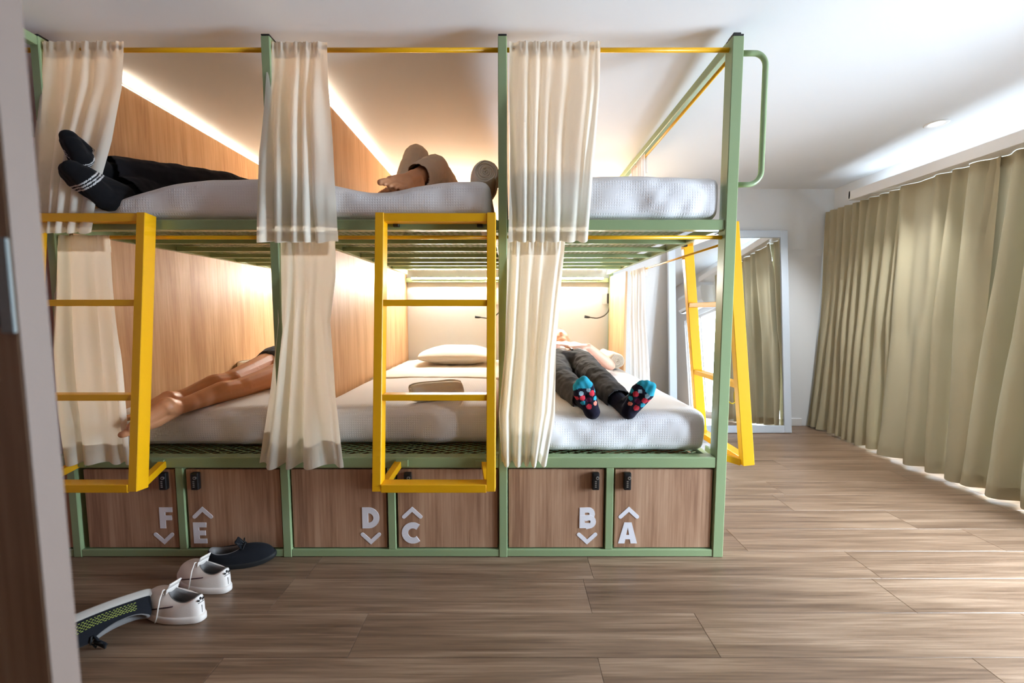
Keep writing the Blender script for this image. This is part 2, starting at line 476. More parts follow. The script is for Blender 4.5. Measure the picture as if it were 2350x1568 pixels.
# right end: top beam, side rods, hand loop, head panel
fpart('top_side_beam', MB().box(.927, .965, .061, YB-.06, 2.245, 2.290, .003), M['green'])
fpart('beam_plug', MB().box(.930, .962, .012, .0605, 2.2835, 2.296, .002), M['black'])
fpart('side_curtain_rod', MB().tube([(.93, .05, 2.205), (.93, 1.42, 2.205)], .008), M['yellow'], smooth=True)
fpart('side_curtain_rod', MB().tube([(.955, .05, 1.432), (.955, 1.48, 1.432)], .0055), M['yellow'], smooth=True)
fpart('head_panel', MB().box(.925, .943, 1.53, YB-.06, .47, 1.455, .002), M['panel'])
hp = [(.968, .03, 2.222), (1.02, .03, 2.222)]+[tuple(q) for q in arc((1.03, .03, 2.172), .05, 80, 0, 6)] + \
     [tuple(q) for q in arc((1.025, .03, 1.735), .057, 0, -85, 6)]+[(.968, .03, 1.677)]
fpart('hand_loop', MB().tube(hp, .0115, 12), M['green'], smooth=True)
# corner beam turning towards the viewer at the left
fpart('corner_beam', MB().box(-2.014, -1.976, -.9, -.001, 2.235, 2.273, .003), M['green'])
fpart('post', MB().box(-2.014, -1.976, -.96, -.902, 0, 2.275, .003), M['green'])

# ------------------------------------------------------------------ lockers
def stroke(path, w, closed=False):
    """flat strip polygons following a 2d path"""
    polys = []
    n = len(path)
    L, R = [], []
    for i in range(n):
        ds = []
        if i > 0 or closed: ds.append(V((path[i][0]-path[i-1][0], path[i][1]-path[i-1][1])).normalized())
        if i < n-1 or closed: ds.append(V((path[(i+1) % n][0]-path[i][0], path[(i+1) % n][1]-path[i][1])).normalized())
        d = (ds[0]+ds[-1]).normalized(); k = w/2/max(.4, d.dot(ds[0]))
        L.append((path[i][0]-d.y*k, path[i][1]+d.x*k)); R.append((path[i][0]+d.y*k, path[i][1]-d.x*k))
    for i in range(n if closed else n-1):
        j = (i+1) % n
        polys.append([R[i], R[j], L[j], L[i]])
    return polys
def glyph(ch, W=.078, H=.10, t=.027):
    h = t/2
    if ch in 'FE':
        r = [[(0, 0), (t, 0), (t, H), (0, H)], [(t, H-t*.85), (W*.78, H-t*.85), (W*.78, H), (t, H)],
             [(t, H*.5-t*.42), (W*.72, H*.5-t*.42), (W*.72, H*.5+t*.42), (t, H*.5+t*.42)]]
        if ch == 'E': r.append([(t, 0), (W*.78, 0), (W*.78, t*.85), (t, t*.85)])
        return r
    if ch == 'D':
        R_ = H/2-h; cx = W-h-R_
        p = [(h, h), (cx, h)]+arc((cx, H/2), R_, -90, 90, 12, 'xy')[1:]+[(h, H-h)]
        return stroke(p, t, True)
    if ch == 'C':
        return stroke(arc((W*.62, H/2), H/2-h, 48, 312, 16, 'xy'), t*1.05)
    if ch == 'B':
        r1 = (H/2-h)/2+.002; t2 = t*.9
        top = [(h, H/2), (W-h-r1-.004, H/2)]+arc((W-h-r1-.004, H*.75-h/2), r1-.001, -90, 90, 8, 'xy')+[(h, H-h)]
        bot = [(h, h), (W-h-r1, h)]+arc((W-h-r1, H*.25+h/2), r1, -90, 90, 8, 'xy')+[(h, H/2)]
        return stroke(top, t2, True)+stroke(bot, t2, True)
    if ch == 'A':
        W2 = W*1.12
        return [[(0, 0), (t*1.1, 0), (W2/2+t*.15, H), (W2/2-t*.62, H)], [(W2, 0), (W2-t*1.1, 0), (W2/2-t*.15, H), (W2/2+t*.62, H)],
                [(W2*.25, H*.2), (W2*.75, H*.2), (W2*.68, H*.2+t*.75), (W2*.32, H*.2+t*.75)]]
def chevron(up):
    s = 1 if up else -1; w = .018
    pts = [(-.038, -s*.018), (0, s*.018), (.038, -s*.018)]
    out = stroke(pts, w)
    for e in (pts[0], pts[2]): out.append(arc(e, w/2, 0, 330, 11, 'xy'))
    return out
def flat(polys, t=.0012):
    b = MB()
    for i, q in enumerate(polys): b.prism(q, Matrix(), t+i*.00006)
    b.bm.transform(Matrix(((1, 0, 0, 0), (0, 0, -1, 0), (0, 1, 0, 0), (0, 0, 0, 1))))
    return b

lockers = (('F', -1.952, -1.530, -1, .166, .121), ('E', -1.486, -1.052, 1, .066, .207), ('D', -1.008, -.571, -1, .134, .085),
           ('C', -.526, -.063, 1, .066, .207), ('B', -.019, .423, -1, .134, .085), ('A', .466, .916, 1, .062, .207))
for ch, x0, x1, s, zl, za in lockers:
    up = s > 0
    t = thing('storage_locker', (x0, .01, .038), 'oak fronted locker under the bunk marked %s with %s arrow' % (ch, 'an up' if up else 'a down'), 'locker', 'lockers under the bunk')
    wd = x1-x0
    b = MB().box(.0, .012, .03, .5, 0, .37).box(wd-.012, wd, .03, .5, 0, .37).box(.012, wd-.012, .03, .5, 0, .012).box(.012, wd-.012, .488, .5, .012, .37)
    b.build('body', M['panel'], t)
    d = MB().box(.004, wd-.004, 0, .018, .004, .374, .0012).build('door', M['locker'], t)
    if up: lx, lz, cx, cz = .022, .062-.038, .022+.047, .207-.038
    else: lx, lz, cx, cz = wd-.115, .134-.038, wd-.078, .087-.038
    if ch == 'F': lx += .03; cx += .008
    g = flat(glyph(ch)).build('letter', M['letter'], d); g.location = (lx, -.0001, lz)
    g = flat(chevron(up)).build('arrow_mark', M['letter'], d); g.location = (cx, -.0001, cz)
    kx = (.055 if up else wd-.045)
    lk = MB().box(-.0165, .0165, -.022, 0, -.04, .04, .006, None, 2).build('combination_lock', M['black'], t); lk.location = (kx, 0, .325)
    MB().tube([(.006, -.0255, .018), (.006, -.021, .018)], .0075, 14).build('keyhole', M['metal'], lk)
    MB().tube([(.006, -.0262, .018), (.006, -.0254, .018)], .0035, 10).build('keyhole_slot', M['black'], lk)
    for q in range(4):
        MB().box(-.005, .003, -.0232, -.0215, -.026+q*.0085, -.0215+q*.0085).build('digit_wheel', M['metal'], lk)
t = thing('storage_locker', (-2.976, .01, .038), 'oak fronted locker past the leftmost post, cut off by the door leaf', 'locker', 'lockers under the bunk')
MB().box(.004, .955, 0, .018, .004, .374, .0012).build('door', M['locker'], t)
MB().box(.0, .012, .03, .5, 0, .37).box(.948, .96, .03, .5, 0, .37).box(.012, .948, .03, .5, 0, .012).build('body', M['panel'], t)

# ------------------------------------------------------------------ ladders (local: x across, -y out, z up)
def ladder(loc, rotz, label):
    L = thing('bunk_ladder', loc, label, 'ladder', 'yellow bunk ladders', (0, 0, rotz))
    W2, zt, zb = .25, 1.535, .395
    yt, yb = -.042, -.165
    rw, rd = .036, .055
    f = lambda z: yt+(yb-yt)*(zt-z)/(zt-zb)
    nrm = V((0, zt-zb, yt-yb)).normalized()  # direction across the rail depth
    for s in (-1, 1):
        MB().bar((s*(W2-rw/2), yb, zb), (s*(W2-rw/2), yt, zt), rw, rd, (0, 1, 0), .002).build('side_rail', M['yellow'], L)
        # lower stand-off back to the frame
        MB().box(s*(W2-.047), s*(W2-.012), yb+.02, -.001, zb-.016, zb+.016, .001).build('stand_off', M['yellow'], L) if False else None
        MB().bar((s*(W2-.032), yb+.026, zb+.008), (s*(W2-.055), -.004, zb+.045), .03, .03, (0, 0, 1), .001).build('stand_off', M['yellow'], L)
        MB().box(min(s*(W2-.10), s*(W2-.045)), max(s*(W2-.10), s*(W2-.045)), -.012, -.001, zb+.035, zb+.065, .001).build('socket', M['green'], L)
        MB().box(s*(W2-.07)-.012, s*(W2-.07)+.012, -.02, .001, zt-.045, zt-.018, .001).build('top_hook', M['steel_dark'], L)
    MB().box(-W2+rw, W2-rw, yt-.026, yt+.027, zt-.034, zt, .002).build('top_bar', M['yellow'], L)
    MB().box(-W2+rw, W2-rw, yb-.027, yb+.027, zb-.002, zb+.032, .002).build('bottom_bar', M['yellow'], L)
    for z in (1.163, .775):
        MB().box(-W2+rw, W2-rw, f(z)-.024, f(z)+.024, z-.013, z+.013, .002).build('rung', M['yellow'], L)
    return L
ladder((-.318, .006, 0), 0, 'yellow steel ladder at the middle bay in front of lockers D and C')
ladder((-1.772, .006, 0), 0, 'yellow steel ladder at the left bay beneath the crossed black socks')
ladder((.963, .345, 0), PI/2, 'yellow steel ladder on the right end of the bunk by the mirror')

# ------------------------------------------------------------------ mattresses
def mattress(name, x0, x1, y0, y1, z0, z1, label, dents=(), r=.045, seed=0, group='white mattresses on the bunks'):
    b = bmesh.new(); bmesh.ops.create_cube(b, size=2)
    bmesh.ops.subdivide_edges(b, edges=b.edges[:], cuts=39, use_grid_fill=True)
    c = V(((x0+x1)/2, (y0+y1)/2, (z0+z1)/2)); h = V(((x1-x0)/2, (y1-y0)/2, (z1-z0)/2))
    for v in b.verts:
        q = v.co.copy()
        # pull samples towards the edges so that the rounding is well resolved
        q = V([math.copysign(abs(k)**.75, k) for k in q])
        p = V((q.x*h.x, q.y*h.y, q.z*h.z))
        inn = V([max(-(hh-r), min(hh-r, k)) for k, hh in zip(p, h)])
        d = p-inn
        if d.length > 1e-6: p = inn+d.normalized()*r*min(1, 1.0) if max(abs(q.x), abs(q.y), abs(q.z)) > .9999 else p
        w = c+p
        t = max(0, (w.z-z0)/(z1-z0))
        puff = .010*(1-(p.x/h.x)**2)*(1-(p.y/h.y)**2)
        w.z += puff*t
        for dx, dy, rx, ry, dep in dents:
            g = math.exp(-((w.x-dx)/rx)**2-((w.y-dy)/ry)**2)
            w.z -= dep*g*t
        n_ = noise.noise(w*5+V((seed*9.1, 0, 0)))
        w += V((0, -.010*n_*abs(p.y/h.y)**8, .006*n_*t))
        # bulging sides
        w.y += math.copysign(.012, p.y)*max(0, abs(p.y)/h.y-.9)*10*math.sin(PI*min(1, max(0, t)))
        wr = noise.noise(V((w.x*9+w.z*6, seed*3.3, w.z*5)))+.5*noise.noise(V((w.x*22-w.z*12, seed, w.z*6)))
        w.y -= .009*wr*(1 if p.y < -h.y*.9 else 0)
        v.co = w-V((c.x, c.y, z0))
    me = bpy.data.meshes.new(name); b.to_mesh(me); b.free()
    o = newobj(name, me, M['mattress'], None, True); o.location = (c.x, c.y, z0)
    tag(o, label, 'mattress', group)
    return o
ZU = 1.5275
BAYS = [(PX[i]+.022, PX[i+1]-.024) for i in range(3)]
mattress('mattress', BAYS[0][0]+.004, BAYS[0][1]-.012, .02, 2.04, ZU, 1.708, 'white mattress on the upper left bunk under the legs in black jeans',
         [(-2.02, -.02, .38, .45, .175)], seed=1)
mattress('mattress', BAYS[1][0]+.004, BAYS[1][1]-.03, .02, 2.04, ZU, 1.700, 'white mattress on the upper middle bunk under the bare foot',
         [(-.60, .0, .20, .32, .050)], seed=2)
mattress('mattress', BAYS[2][0]+.01, BAYS[2][1]-.012, .02, 2.04, ZU, 1.718, 'white mattress on the upper right bunk, nobody in sight on it', seed=3)
ZL = .470
mattress('mattress', BAYS[0][0]+.02, BAYS[0][1]-.01, .145, 2.04, ZL, .665, 'white mattress on the lower left bunk under bare legs',
         [(-1.72, .02, .28, .24, .055)], seed=4)
mattress('mattress', BAYS[1][0]+.02, BAYS[1][1]-.01, .175, 2.04, ZL, .660, 'white mattress on the empty lower middle bunk', seed=5)
mattress('mattress', BAYS[2][0]+.02, BAYS[2][1]-.012, .065, 2.04, ZL, .662, 'white mattress on the lower right bunk under the person in dotted socks',
         [(.36, .03, .09, .12, .02), (.48, .03, .09, .12, .02)], seed=6)
# folded-back sheet over the middle bed
b = bmesh.new(); nx, ny = 30, 24
G = [[b.verts.new(V((-.985+.91*i/nx, .98+1.0*j/ny, .671+.005*noise.noise(V((i*.4, j*.5, 1)))-.006*math.exp(-(j/1.0)**2)-.012*abs(i/nx*2-1)**6))) for i in range(nx+1)] for j in range(ny+1)]
for j in range(ny):
    for i in range(nx): b.faces.new((G[j][i], G[j][i+1], G[j+1][i+1], G[j+1][i]))
me = bpy.data.meshes.new('bed_sheet'); b.to_mesh(me); b.free()
o = newobj('bed_sheet', me, M['sheet'], None, True)
sm = o.modifiers.new('s', 'SOLIDIFY'); sm.thickness = .006; sm.offset = 1
tag(o, 'white sheet folded over the head half of the empty middle bed', 'sheet')

def pillow(loc, w, d, h, label, rotz=0, tilt=0):
    b = bmesh.new(); bmesh.ops.create_uvsphere(b, u_segments=48, v_segments=24, radius=1)
    for v in b.verts:
        a = math.atan2(v.co.y, v.co.x); rr = math.hypot(v.co.x, v.co.y)
        k = 1/max(abs(math.cos(a)), abs(math.sin(a)))
        k = 1+(k-1)*.72
        x, y = math.cos(a)*rr*k, math.sin(a)*rr*k
        zz = v.co.z*(1-.55*max(0, (rr*k-.55)))
        n_ = noise.noise(V((x*3, y*3, zz)))*.06
        v.co = V((x*w/2, y*d/2, zz*h/2*(1+n_)+h*.5*.86))
    me = bpy.data.meshes.new('pillow'); b.to_mesh(me); b.free()
    o = newobj('pillow', me, M['pillow'], None, True); o.location = loc; o.rotation_euler = (tilt, 0, rotz)
    return tag(o, label, 'pillow', 'white pillows')
pillow((-.475, 1.70, .682), .66, .42, .165, 'white pillow at the head of the empty middle bed', 0, .05)
pillow((.47, 1.84, .668), .62, .40, .16, 'white pillow under the head of the person in dotted socks')
pillow((-1.50, 1.82, .668), .60, .38, .13, 'white pillow at the head of the lower left bed')

def roll(name, loc, axis, R, L, label, mat, cat='rolled blanket', turns=5.2, squash=.93):
    """a blanket rolled up: a spiral sheet with thickness, axis along local x"""
    b = bmesh.new(); n = int(turns*22); th = R/turns*.86; nl = 14
    rows = []
    for i in range(n+1):
        u = i/n; a = u*turns*2*PI; r = .004+(R-.004)*u
        wob = 1+.05*noise.noise(V((math.cos(a)*1.3, math.sin(a)*1.3, R*40)))
        ring = []
        for rr in (r-th*.5, r+th*.5):
            rr = max(.001, rr)*wob
            for j in range(nl+1):
                x = (j/nl-.5)*(L+.012*noise.noise(V((a*.7, 3, j*.01)))*2)
                bump_ = (1+.05*noise.noise(V((x*14, math.cos(a)*2, math.sin(a)*2))))*(1-.22*abs(2*x/L)**5)
                ring.append(b.verts.new((x, math.cos(a)*rr*bump_, math.sin(a)*rr*squash*bump_)))
        rows.append(ring)
    m_ = nl+1
    for i in range(n):
        for j in range(nl):
            b.faces.new((rows[i][j], rows[i][j+1], rows[i+1][j+1], rows[i+1][j]))
            b.faces.new((rows[i+1][m_+j], rows[i+1][m_+j+1], rows[i][m_+j+1], rows[i][m_+j]))
        b.faces.new((rows[i][0], rows[i+1][0], rows[i+1][m_], rows[i][m_]))
        b.faces.new((rows[i][nl], rows[i][m_+nl], rows[i+1][m_+nl], rows[i+1][nl]))
    for e in (0, n):
        for j in range(nl): b.faces.new((rows[e][j], rows[e][m_+j], rows[e][m_+j+1], rows[e][j+1]))
    bmesh.ops.recalc_face_normals(b, faces=b.faces[:])
    me = bpy.data.meshes.new(name); b.to_mesh(me); b.free()
    o = newobj(name, me, mat, None, True)
    o.location = V(loc)+V((0, 0, R*squash+.002)); o.rotation_euler = axis
    return tag(o, label, cat, 'rolled blankets on the beds')
roll('rolled_blanket', (-.395, .315, .660), (0, 0, .45), .056, .27, 'beige rolled blanket lying across the empty middle bed', M['towel'], squash=.9)
roll('rolled_blanket', (-.142, .30, 1.70), (0, 0, PI/2+.12), .068, .36, 'knitted rolled blanket on the upper middle bunk beside the post', M['towel'], turns=5.6)
roll('rolled_blanket', (.70, 1.12, 1.722), (0, 0, .1), .065, .36, 'cream rolled blanket on the upper right bunk, only its top showing', M['towel_white'])
roll('rolled_blanket', (-1.83, 1.15, .668), (0, 0, .45), .058, .30, 'cream rolled blanket behind the bare legs on the lower left bunk', M['towel_white'])
roll('rolled_blanket', (.81, 1.52, .668), (0, 0, PI/2+.1), .075, .34, 'white rolled blanket at the elbow of the person in dotted socks', M['towel_white'])

# ------------------------------------------------------------------ curtains
def interp(rows, v):
    for i in range(len(rows)-1):
        a, b_ = rows[i], rows[i+1]
        if v <= b_[0] or i == len(rows)-2:
            t = (v-a[0])/((b_[0]-a[0]) or 1); t = max(0, min(1, t)); t2 = t*t*(3-2*t)*.5+t*.5
            return [p+(q-p)*t2 for p, q in zip(a, b_)]
def sheet(rows, place, folds, amp, seed, nu=None, nv=44, v0=0.0, v1=1.0, shift=0.0, inset=0.0, top_amp=.22, thick=.0025, rag=.0):
    """rows: (v, s0, s1, off, z) from top to bottom; place(s, off, z) -> world"""
    nu = nu or int(folds*12)
    b = bmesh.new(); g = []
    for j in range(nv+1):
        v = v0+(v1-v0)*j/nv
        _, s0, s1, off, z = interp(rows, v)
        line = []
        for i in range(nu+1):
            u = i/nu
            uw = u+.035*noise.noise(V((u*folds*.55, v*.9, seed*7.7)))*(min(1, v*3))
            ph = 2*PI*folds*uw+4.2*noise.noise(V((u*3.0, v*.7, seed*3.1)))
            s_ = math.sin(ph); f = math.copysign(abs(s_)**.8, s_)
            a = amp*(top_amp+(1-top_amp)*min(1, v*2.2))*(.7+.8*noise.noise(V((u*3.1, v*1.3, seed*5.3+4))))
            a2 = amp*.25*noise.noise(V((u*folds*1.7, v*3.5, seed)))
            if v < .05: a2 += .004*math.sin(ph*2.7+seed)
            uu = u+.012*math.cos(ph)*min(1, v*2)
            s = s0+(s1-s0)*(.5+(uu-.5)*(1-inset))
            zz = z + (rag*noise.noise(V((u*4, seed, 2)))+.006*f)*max(0, v-.6)*2.5
            line.append(b.verts.new(place(s, off+a*f+a2+shift, zz)))
        g.append(line)
    for j in range(nv):
        for i in range(nu): b.faces.new((g[j][i], g[j][i+1], g[j+1][i+1], g[j+1][i]))
    bmesh.ops.recalc_face_normals(b, faces=b.faces[:])
    me = bpy.data.meshes.new('curtain'); b.to_mesh(me); b.free()
    return me
def curtain(name, rows, place, folds, amp, seed, label, mat, group, header=.075, hem=.05, hshift=.030, **kw):
    H = rows[0][4]-rows[-1][4]
    me = sheet(rows, place, folds, amp, seed, **kw)
    o = newobj(name, me, mat, None, True)
    piv = V(place((rows[0][1]+rows[0][2])/2, rows[0][3], rows[0][4]))
    me.transform(Matrix.Translation(-piv)); o.location = piv
    tag(o, label, 'curtain', group)
    kw2 = dict(kw); kw2['nv'] = 8
    if header:
        m2 = sheet(rows, place, folds, amp, seed, v0=0, v1=header/H, shift=hshift, inset=.22 if hshift > .01 else 0, **kw2); m2.transform(Matrix.Translation(-piv))
        newobj('rod_pocket', m2, mat, o, True)
    if hem:
        m3 = sheet(rows, place, folds, amp, seed, v0=1-hem/H, v1=.999, shift=.003, **kw2); m3.transform(Matrix.Translation(-piv))
        newobj('hem', m3, mat, o, True)
    return o
def front(s, off, z): return (s, off, z)
def pxrows(l):
    """(py, px left, px right, Y) from top to bottom -> rows in metres"""
    out = []
    for py, a, b_, Y in l:
        p, q = at(a, py, Y), at(b_, py, Y)
        out.append([0, p.x, q.x, Y, (p.z+q.z)/2])
    zt, zb = out[0][4], out[-1][4]
    for r in out: r[0] = (zt-r[4])/(zt-zb)
    return out
GB = 'cream curtains on the bunk fronts'
curtain('bunk_curtain', pxrows([(95, 88, 284, .013), (200, 84, 276, .01), (320, 72, 250, -.02), (430, 72, 222, -.035), (534, 70, 203, -.045)]), front, 5.2, .021, 1,
        'cream curtain hanging at the upper left bunk behind the crossed feet', M['curtain'], GB)
curtain('bunk_curtain', pxrows([(96, 618, 750, .013), (200, 610, 752, .0), (350, 600, 762, -.03), (470, 598, 768, -.04), (556, 598, 772, -.045)]), front, 4.2, .024, 2,
        'cream curtain hanging at the upper middle bunk, left of the bare foot', M['curtain'], GB)
curtain('bunk_curtain', pxrows([(95, 1169, 1378, .013), (200, 1168, 1374, .0), (350, 1168, 1362, -.03), (470, 1167, 1354, -.04), (555, 1166, 1347, -.045)]), front, 6.2, .022, 3,
        'cream curtain hanging at the upper right bunk over the empty mattress', M['curtain'], GB)
curtain('bunk_curtain', pxrows([(540, 125, 254, .014), (640, 122, 262, .0), (800, 122, 280, -.025), (950, 130, 292, -.03), (1064, 142, 300, -.035)]), front, 4.0, .022, 4,
        'cream curtain at the lower left bunk behind the ladder', M['curtain'], GB)
curtain('bunk_curtain', pxrows([(548, 634, 770, .014), (640, 634, 768, .0), (740, 632, 756, -.02), (900, 612, 770, -.03), (1070, 587, 788, -.04)]), front, 4.1, .025, 5,
        'cream curtain at the lower middle bunk beside the bare legs', M['curtain'], GB)
curtain('bunk_curtain', pxrows([(548, 1164, 1298, .014), (650, 1163, 1288, .0), (800, 1158, 1275, -.03), (950, 1143, 1272, -.045), (1066, 1150, 1252, -.045)]), front, 4.8, .024, 6,
        'cream curtain at the lower right bunk beside the person in dotted socks', M['curtain'], GB)
def sideplace(X): return lambda s, off, z: (X+off, s, z)
curtain('side_curtain', [[0, 1.10, 1.44, -.012, 1.445], [.3, 1.10, 1.45, 0, 1.18], [1, .98, 1.46, .015, .50]], sideplace(.955), 5, .018, 7,
        'white sheer curtain at the right end of the lower right bunk', M['sheer'], 'white curtains on the bunk end')
curtain('side_curtain', [[0, 1.10, 1.40, -.012, 2.220], [.3, 1.10, 1.40, 0, 2.0], [1, 1.08, 1.40, .02, 1.735]], sideplace(.93), 5, .012, 8,
        'pale curtain at the right end of the upper right bunk under the beam', M['sheer'], 'white curtains on the bunk end')
def drape(s, off, z): return (2.955+off, s, z)
GD = 'long olive beige drapes over the window'
curtain('window_drape', [[0, 1.29, 2.10, .02, 2.066], [.5, 1.30, 2.10, .01, 1.0], [1, 1.25, 2.10, -.02, .016]], drape, 9.5, .050, 11,
        'olive beige drape nearest the mirror with many narrow folds', M['drape'], GD, .09, .12, .003, top_amp=.6, rag=.012)
curtain('window_drape', [[0, .74, 1.33, -.005, 2.066], [.5, .74, 1.33, -.02, 1.0], [1, .70, 1.30, -.055, .022]], drape, 4.2, .055, 14,
        'olive beige drape in the middle with one broad flat fold', M['drape'], GD, .09, .12, .003, top_amp=.6, rag=.014)
curtain('window_drape', [[0, -.02, .80, .015, 2.066], [.5, -.02, .80, .0, 1.0], [1, -.05, .80, -.04, .02]], drape, 5.5, .060, 13,
        'olive beige drape nearest the viewer at the right edge', M['drape'], GD, .09, .12, .003, top_amp=.6, rag=.016)

# ------------------------------------------------------------------ lights of the room
def led(name, a, b_, nrm, w, mat, label, group):
    a, b_ = V(a), V(b_)
    t = thing(name, (a+b_)/2, label, 'led strip', group)
    hs = MB().bar(a, b_, w, .006, nrm); o = hs.build('channel', M['metal'], t); o.data.transform(Matrix.Translation(-(a+b_)/2))
    n = V(nrm).normalized()*.0045
    hs = MB().bar(a+n, b_+n, w*.8, .0028, nrm); o = hs.build('diffuser', mat, t); o.data.transform(Matrix.Translation(-(a+b_)/2))
    return t
nm = ('left', 'middle', 'right')
for i in range(3):
    a, b_ = BAYS[i]
    led('led_strip', (a+.05, YB-.03, 1.93), (b_-.05, YB-.03, 1.93), (0, -.6, .8), .016, M['led_up'], 'warm led strip at the head of the upper %s bunk' % nm[i], 'led strips in the bunks')
    led('led_strip', (a+.06, YB-.075, 1.44), (b_-.06, YB-.075, 1.44), (0, -1, -.15), .018, M['led_low'], 'white led strip over the pillow of the lower %s bunk' % nm[i], 'led strips in the bunks')
for x, n_ in ((-1.985, 'far side of the leftmost panel'), (-1.02, 'panel between left and middle bays')):
    led('led_strip', (x, .30, 2.2715), (x, 2.02, 2.2715), (0, 0, 1), .010, M['led_side'], 'warm led strip along the top of the '+n_, 'led strips in the bunks')
led('led_strip', (2.95, -.2, 2.088), (2.95, 1.66, 2.088), (-.25, 0, 1), .03, M['led_cove'], 'cool led strip in the cove above the drapes', None)

def downlight(x, y, label):
    z = zc(y)
    t = thing('ceiling_downlight', (x, y, z), label, 'downlight', None, (-.02, 0, 0))
    b = MB(); n = 28
    prof = ((.058, 0), (.060, -.003), (.054, -.006), (.040, -.004), (.037, 0))
    rings = [[b.bm.verts.new((r*math.cos(2*PI*k/n), r*math.sin(2*PI*k/n), zz)) for k in range(n)] for r, zz in prof]
    for i in range(len(prof)-1):
        for k in range(n): b.bm.faces.new((rings[i][k], rings[i][(k+1) % n], rings[i+1][(k+1) % n], rings[i+1][k]))
    b.build('trim_ring', M['trim'], t, True)
    MB().tube([(0, 0, -.0008), (0, 0, -.003)], .036, 28).build('lens', M['downlight'], t)
    d = bpy.data.lights.new('downlight_bulb', 'SPOT'); d.energy = 80; d.spot_size = 1.7; d.spot_blend = .6; d.shadow_soft_size = .035; d.color = (.95, .98, 1)
    o = bpy.data.objects.new('downlight_bulb', d); COL.objects.link(o); o.parent = t; o.location = (0, 0, -.012); o.rotation_euler = V((-.42, .40, -1)).to_track_quat('-Z', 'Y').to_euler()
downlight(2.68, .86, 'small recessed downlight in the ceiling near the drapes')

def lamp(x, label):
    t = thing('reading_lamp', (x, YB, 1.25), label, 'lamp', 'gooseneck reading lamps')
    MB().box(-.045, .002, -.012, 0, -.055, .05, .002).build('back_plate', M['trim'], t)
    MB().box(.0, .036, -.034, -.002, -.045, .05, .005).build('socket_box', M['black'], t)
    pts = [(.016, -.03, -.045), (.016, -.04, -.085), (0, -.05, -.13), (-.04, -.06, -.165), (-.10, -.07, -.185), (-.15, -.075, -.182), (-.175, -.078, -.178)]
    pts = [V(p) for p in pts]; fine = []
    for i in range(len(pts)-1):
        for k in range(4):
            t_ = k/4; p0 = pts[max(0, i-1)]; p1 = pts[i]; p2 = pts[i+1]; p3 = pts[min(len(pts)-1, i+2)]
            fine.append(.5*((2*p1)+(p2-p0)*t_+(2*p0-5*p1+4*p2-p3)*t_**2+(3*p1-p0-3*p2+p3)*t_**3))
    fine.append(pts[-1])
    MB().tube(fine, .0055, 8).build('gooseneck', M['black'], t, True)
    MB().tube([pts[-1], pts[-1]+V((-.02, -.004, .002)), pts[-1]+V((-.05, -.01, .006))], [.008, .012, .014], 14).build('lamp_head', M['black'], t, True)
lamp(.915, 'black gooseneck reading lamp in the lower right bunk')
lamp(-.125, 'black gooseneck reading lamp in the lower middle bunk behind the ladder')

# ------------------------------------------------------------------ leaning mirror, air conditioner
mw, mh = 1.13, 1.90
ln = math.asin(.20/mh)
mr = thing('leaning_mirror', (2.035, 1.885, .001), 'tall mirror in a pale blue frame leaning on the back wall', 'mirror', None, (-ln, 0, 0))
for s in (-1, 1):
    MB().box(s*(mw/2)-(.068 if s > 0 else 0), s*(mw/2)+(0 if s > 0 else .068), -.012, .02, 0, mh, .003).build('frame_stile', M['blue_frame'], mr)
MB().box(-mw/2+.068, mw/2-.068, -.012, .02, 0, .068, .003).build('frame_rail', M['blue_frame'], mr)
MB().box(-mw/2+.068, mw/2-.068, -.012, .02, mh-.068, mh, .003).build('frame_rail', M['blue_frame'], mr)
MB().box(-mw/2+.069, mw/2-.069, -.002, .004, .069, mh-.069).build('mirror_glass', M['mirror'], mr)
pl = [(-.055, .02), (-.02, .0), (.015, .03), (.03, .09), (.022, .13), (.005, .11), (.0, .05), (.012, .005), (.04, -.008), (.06, .01)]
pts = [V((x, -.004, z)) for x, z in pl]; fine = []
for i in range(len(pts)-1):
    for k in range(6):
        t_ = k/6; p0 = pts[max(0, i-1)]; p1 = pts[i]; p2 = pts[i+1]; p3 = pts[min(len(pts)-1, i+2)]
        fine.append(.5*((2*p1)+(p2-p0)*t_+(2*p0-5*p1+4*p2-p3)*t_**2+(3*p1-p0-3*p2+p3)*t_**3))
o = MB().tube(fine, .006, 6).build('script_lettering', M['neon_yellow'], mr, True); o.location = (.04, 0, .27)
o['label'] = 'yellow looping script on the mirror glass'

ac = thing('air_conditioner', (XR, -.62, 1.74), 'white wall air conditioner above the balcony glazing, seen in the mirror', 'air conditioner')
b = MB(); pr = [(0, 0), (-.16, 0), (-.2, .05), (-.205, .22), (-.19, .27), (0, .27)]
Mx = Matrix(((1, 0, 0, 0), (0, 0, 1, -.42), (0, 1, 0, 0), (0, 0, 0, 1)))
b.prism(pr, Mx, .84); b.build('casing', M['ac'], ac)
MB().box(-.17, -.05, -.38, .38, -.004, .0, .001).build('air_outlet', M['black'], ac)
for q in range(2):
    MB().box(-.165+q*.06, -.125+q*.06, -.37, .37, -.010, -.005, .001).build('louvre', M['ac'], ac)

